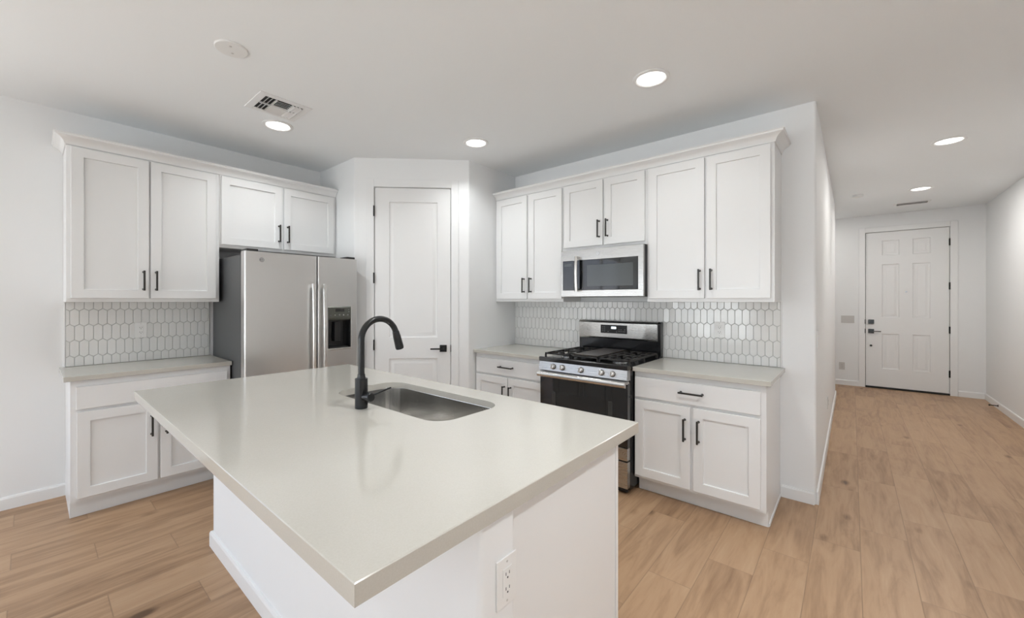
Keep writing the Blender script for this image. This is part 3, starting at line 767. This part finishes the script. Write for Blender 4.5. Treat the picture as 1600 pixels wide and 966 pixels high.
for x in (.139, .224, .389, .559, .645): knob(x)
# oven door
od_z0, od_z1 = .248, .800
b = B(); box(b, .003, RW-.003, YFR, YFR+.042, .338, od_z1, .003); od = obj('oven_door', b, GLASSB, rg)
b = B(); box(b, .17, RW-.17, YFR-.0012, YFR+.001, .405, .655, .0005, 1); obj('oven_window', b, mat('oven_window_glass', (.016,.016,.016), .10, spec=.6), od, smooth=False)
for x in (.118, RW-.152):
    b = B(); box(b, x, x+.034, YFR-.0008, YFR+.001, .405, .655); obj('glass_band', b, mat('glass_dots', (.045,.045,.045), .25), od, smooth=False)
b = B(); box(b, .003, RW-.003, YFR-.004, YFR+.040, od_z0, .337, .003); obj('lower_trim', b, STEEL, od)
b = B(); box(b, .003, RW-.003, YFR-.004, YFR+.030, .792, .812, .003); obj('top_rail', b, STEEL, od)
b = B(); prism_x(b, [(YFR-.042,.772), (YFR-.050,.778), (YFR-.053,.792), (YFR-.050,.806), (YFR-.044,.811), (YFR-.034,.809), (YFR-.032,.774)], .004, RW-.004)
hd = obj('door_handle', b, HANDLE, od, ang=50)
for x0 in (.012, RW-.047): 
    b = B(); box(b, x0, x0+.035, YFR-.036, YFR-.001, .778, .808, .003); obj('handle_bracket', b, HANDLE, hd)
b = B(); box(b, .003, RW-.003, YFR-.002, YFR+.042, .050, .238, .003); obj('storage_drawer', b, STEEL, rg)
b = B(); box(b, .02, RW-.02, YFR+.03, YFR+.05, .012, .05); obj('toe_board', b, DARK, rg, smooth=False)
# backguard
b = B(); prism_x(b, [(-.010,.9215), (-.010,1.208), (-.056,1.208), (-.072,1.196), (-.064,1.05), (-.060,.9215)], 0, RW); obj('backguard', b, ENAM, rg, ang=20)
b = B(); loops = []
nseg = 16
for k in range(nseg+1):
    q = k/nseg; x = .004 + (RW-.026)*q; bul = .012*(1-(2*q-1)**2)
    loops.append([(x, -.066-bul*.5, 1.046), (x, -.073-bul, 1.062), (x, -.078-bul, 1.190), (x, -.066-bul*.6, 1.206), (x, -.050, 1.2085), (x, -.050, 1.046)])
loft(b, loops); bp_ = obj('backguard_panel', b, STEEL, rg, ang=28)
b = B(); box(b, .232, .478, -.0925, -.080, 1.098, 1.172, .001, 1); dsp = obj('clock_panel', b, mat('clock_glass', (.008,.008,.008), .35, spec=.3), bp_)
b = B(); prism_x(b, [(-.0925,1.138), (-.0935,1.138), (-.0935,1.158), (-.0925,1.158)], .334, .380); obj('clock_display', b, CLOCK, dsp, smooth=False)
for k, (x, z) in enumerate([(.252,1.117),(.270,1.117),(.252,1.134),(.270,1.134),(.252,1.152),(.270,1.152),(.305,1.112),(.385,1.112),(.408,1.117),(.426,1.117),(.408,1.134),(.426,1.134),(.445,1.117),(.460,1.134),(.460,1.117)]):
    b = B(); box(b, x-.005, x+.005, -.0931, -.0925, z-.003, z+.003); obj('button', b, MARK, dsp, smooth=False)
# burners and grates
bs = [(.150,-.205,.042), (.150,-.52,.050), (RW-.150,-.205,.036), (RW-.150,-.52,.055)]
for x, y, r in bs:
    b = B(); tube2(b, [(x,y,.9135), (x,y,.924), (x,y,.926)], [r*1.05, r, r*.9], 26); bu = obj('burner', b, BADGE, rg)
    b = B(); tube2(b, [(x,y,.926), (x,y,.933), (x,y,.935)], [r*.82, r*.82, r*.7], 26); obj('burner_cap', b, IRON, bu)
b = B(); box(b, RW/2-.03, RW/2+.03, -.47, -.25, .9135, .930, .012, 3); obj('burner', b, IRON, rg)
def grate(x0, x1, fingers):
    b = B(); y0, y1 = -.662, -.100; z0, z1 = .944, .957; w2 = .0065
    def bar(ax0, ax1, ay0, ay1, zz0=z0, zz1=z1): box(b, ax0, ax1, ay0, ay1, zz0, zz1, .002, 1)
    bar(x0, x1, y0, y0+.012); bar(x0, x1, y1-.012, y1); bar(x0, x0+.012, y0, y1); bar(x1-.012, x1, y0, y1)
    ym = (y0+y1)/2; bar(x0, x1, ym-w2, ym+w2)
    if fingers:
        xm = (x0+x1)/2
        for yc in ((y0+ym)/2, (y1+ym)/2):
            bar(x0, xm-.03, yc-w2, yc+w2); bar(xm+.03, x1, yc-w2, yc+w2)
            bar(xm-w2, xm+w2, yc+.03, yc+.14); bar(xm-w2, xm+w2, yc-.14, yc-.03)
        for q in (.25, .75):
            xx = x0+(x1-x0)*q; bar(xx-w2, xx+w2, y0, y0+.10); bar(xx-w2, xx+w2, y1-.10, y1); bar(xx-w2, xx+w2, ym-.07, ym+.07)
    for x in (x0+.006, x1-.006):
        for y in (y0+.006, ym, y1-.006): box(b, x-.007, x+.007, y-.007, y+.007, .9132, .945, .002, 1)
    return obj('grate', b, IRON, rg)
grate(.012, .256, True); grate(.501, .745, True); g_ = grate(.261, .496, False)
b = B(); box(b, .275, .482, -.640, -.120, .9575, .966, .004); obj('griddle', b, GRIDDLE, g_)

# ------------------------------------------------------------------ ceiling fixtures
def downlight(label, x, y, power=P_LAMP, spread=135, col=None):
    t = thing('recessed_light', label, 'ceiling light', (x, y, ZC), 0, 'round recessed ceiling lights')
    b = B(); n_ = 40
    def rg_(r, z): return [(r*cos(2*pi*k/n_), r*sin(2*pi*k/n_), z) for k in range(n_)]
    loft(b, [rg_(.108, -.0003), rg_(.108, -.004), rg_(.103, -.008), rg_(.088, -.009), rg_(.081, -.004), rg_(.081, -.0003)], False, False); obj('trim_ring', b, TRIM, t)
    b = B(); loft(b, [rg_(.0805, -.0005), rg_(.0805, -.004), rg_(.070, -.0075), rg_(.045, -.0105), rg_(.015, -.012)], True, True); obj('diffuser', b, DIFF, t)
    l = area('recessed_lamp', (0, 0, -.016), (0, 0, 0), .14, .14, power, col or LAMP, 'DISK'); l.parent = t; l.data.spread = radians(spread)
    return t
downlight('round recessed ceiling light nearest the camera, over the aisle by the range', -.925, 2.492, 3.0)
downlight('round recessed ceiling light beside the square air vent over the left cabinets', -3.355, 1.262)
downlight('round recessed ceiling light in front of the corner pantry', -2.438, 2.520)
for gx, gy, gp in ((-.925, 1.25, 7), (.62, 1.3, 16), (-.9, -1.2, 5), (-3.2, -1.2, 5), (-.9, -3.4, 11), (-3.2, -3.4, 8)):  # extra ceiling lights out of view, added to brighten the room
    downlight('unseen round recessed ceiling light added to brighten the room, behind the camera side of the island', gx, gy, gp)['group'] = 'added unseen recessed lights'
downlight('unseen round recessed ceiling light added in the side bay of the entry, around the corner', -.6, 8.25, 3.5, 180, WARM)  # added out of view to help light the hall
downlight('first round recessed ceiling light in the hallway', .622, 5.125, 11, 180, WARM)
downlight('round recessed ceiling light nearest the front door', .628, 7.090, 11.5, 180, WARM)

def disc_plate(name, label, cat, x, y, r, h, holes):
    t = thing(name, label, cat, (x, y, ZC))
    b = B(); n_ = 36
    def rg_(r_, z): return [(r_*cos(2*pi*k/n_), r_*sin(2*pi*k/n_), z) for k in range(n_)]
    loft(b, [rg_(r, -.0003), rg_(r, -h*.6), rg_(r*.95, -h), rg_(r*.3, -h)], True, True); obj('cover', b, PLATE, t)
    for hx, hy in holes:
        b = B(); cyl(b, (hx, hy, -h), (hx, hy, -h-.0012), .0065, 12); obj('screw', b, PLATE2, t)
    return t
disc_plate('ceiling_cover_plate', 'round white cover plate with two screws on the ceiling, upper left', 'cover plate', -2.520, .712, .078, .008, [(.030,-.012), (-.030,.014)])
disc_plate('smoke_detector', 'small white smoke detector on the hallway ceiling near the left wall', 'smoke detector', .055, 7.00, .055, .028, [])

# square supply register next to the light
vt = thing('air_vent', 'square white air vent with angled louvers beside the left ceiling light', 'air vent', (-3.033, 1.146, ZC))
b = B(); hx, hy = .155, .168; ix, iy = .112, .122
for q in ((-hx, hx, -hy, -iy), (-hx, hx, iy, hy), (-hx, -ix, -iy, iy), (ix, hx, -iy, iy)): box(b, q[0], q[1], q[2], q[3], -.006, -.0003, .0015, 1)
obj('frame', b, TRIM, vt)
b = B(); box(b, -ix, ix, -iy, iy, -.0016, -.0004); obj('duct_shade', b, GAPM, vt, smooth=False)  # flat dark sheet, paints the shade inside the duct
def slat(x0, x1, y0, y1, axis, tilt):
    """thin blade hanging under the opening; axis 'x' runs along x"""
    b = B(); w_ = .020; t_ = .001; c_, s_ = cos(tilt)*w_/2, sin(tilt)*w_/2
    if axis == 'x':
        yc = (y0+y1)/2; loft(b, [[(x, yc-c_, -.009-s_), (x, yc+c_, -.009+s_), (x, yc+c_, -.009+s_+t_), (x, yc-c_, -.009-s_+t_)] for x in (x0, x1)])
    else:
        xc = (x0+x1)/2; loft(b, [[(xc-c_, y, -.009-s_), (xc+c_, y, -.009+s_), (xc+c_, y, -.009+s_+t_), (xc-c_, y, -.009-s_+t_)] for y in (y0, y1)])
    obj('louver', b, TRIM, vt, smooth=False)
for k in range(3): slat(-ix, ix, -iy+.018+k*.023-.01, -iy+.018+k*.023+.01, 'x', radians(38))
for k in range(3): slat(-ix, ix, iy-.018-k*.023-.01, iy-.018-k*.023+.01, 'x', radians(-38))
for k in range(9): slat(-ix+.014+k*.0245-.01, -ix+.014+k*.0245+.01, -.048, .048, 'y', radians(40 if k < 5 else -40))
b = B(); box(b, -.004, .004, -iy, iy, -.012, -.002); box(b, -ix, ix, -.054, -.048, -.012, -.002); box(b, -ix, ix, .048, .054, -.012, -.002); obj('divider', b, TRIM, vt, smooth=False)

hv = thing('air_vent', 'slim dark-slotted air vent on the hallway ceiling above the front door', 'air vent', (.628, 8.05, ZC))
b = B()
for q in ((-.18, .18, -.075, -.055), (-.18, .18, .055, .075), (-.18, -.15, -.055, .055), (.15, .18, -.055, .055)): box(b, *q, -.006, -.0003, .001, 1)
obj('frame', b, TRIM, hv)
b = B(); box(b, -.15, .15, -.055, .055, -.0016, -.0004); obj('duct_shade', b, GAPM, hv, smooth=False)  # dark sheet in place of the shade behind the slots
for k in range(5):
    y = -.044+k*.022; b = B(); c_, s_ = cos(radians(50))*.008, -sin(radians(50))*.008
    loft(b, [[(x, y-c_, -.008+s_), (x, y+c_, -.008-s_), (x, y+c_, -.007-s_), (x, y-c_, -.007+s_)] for x in (-.15, .15)]); obj('louver', b, PLATE2, hv, smooth=False)

# spring door stop on the right hall baseboard
ds = thing('door_stop', 'small black door stop on the baseboard of the right hallway wall', 'door stop', (XR-.013, 8.12, .045))
b = B(); tube2(b, [(0,0,0), (-.004,0,0), (-.006,0,0), (-.066,0,0), (-.067,0,0), (-.080,0,0)], [.014,.014,.006,.006,.010,.009], 14); obj('stop_body', b, BLACK, ds)
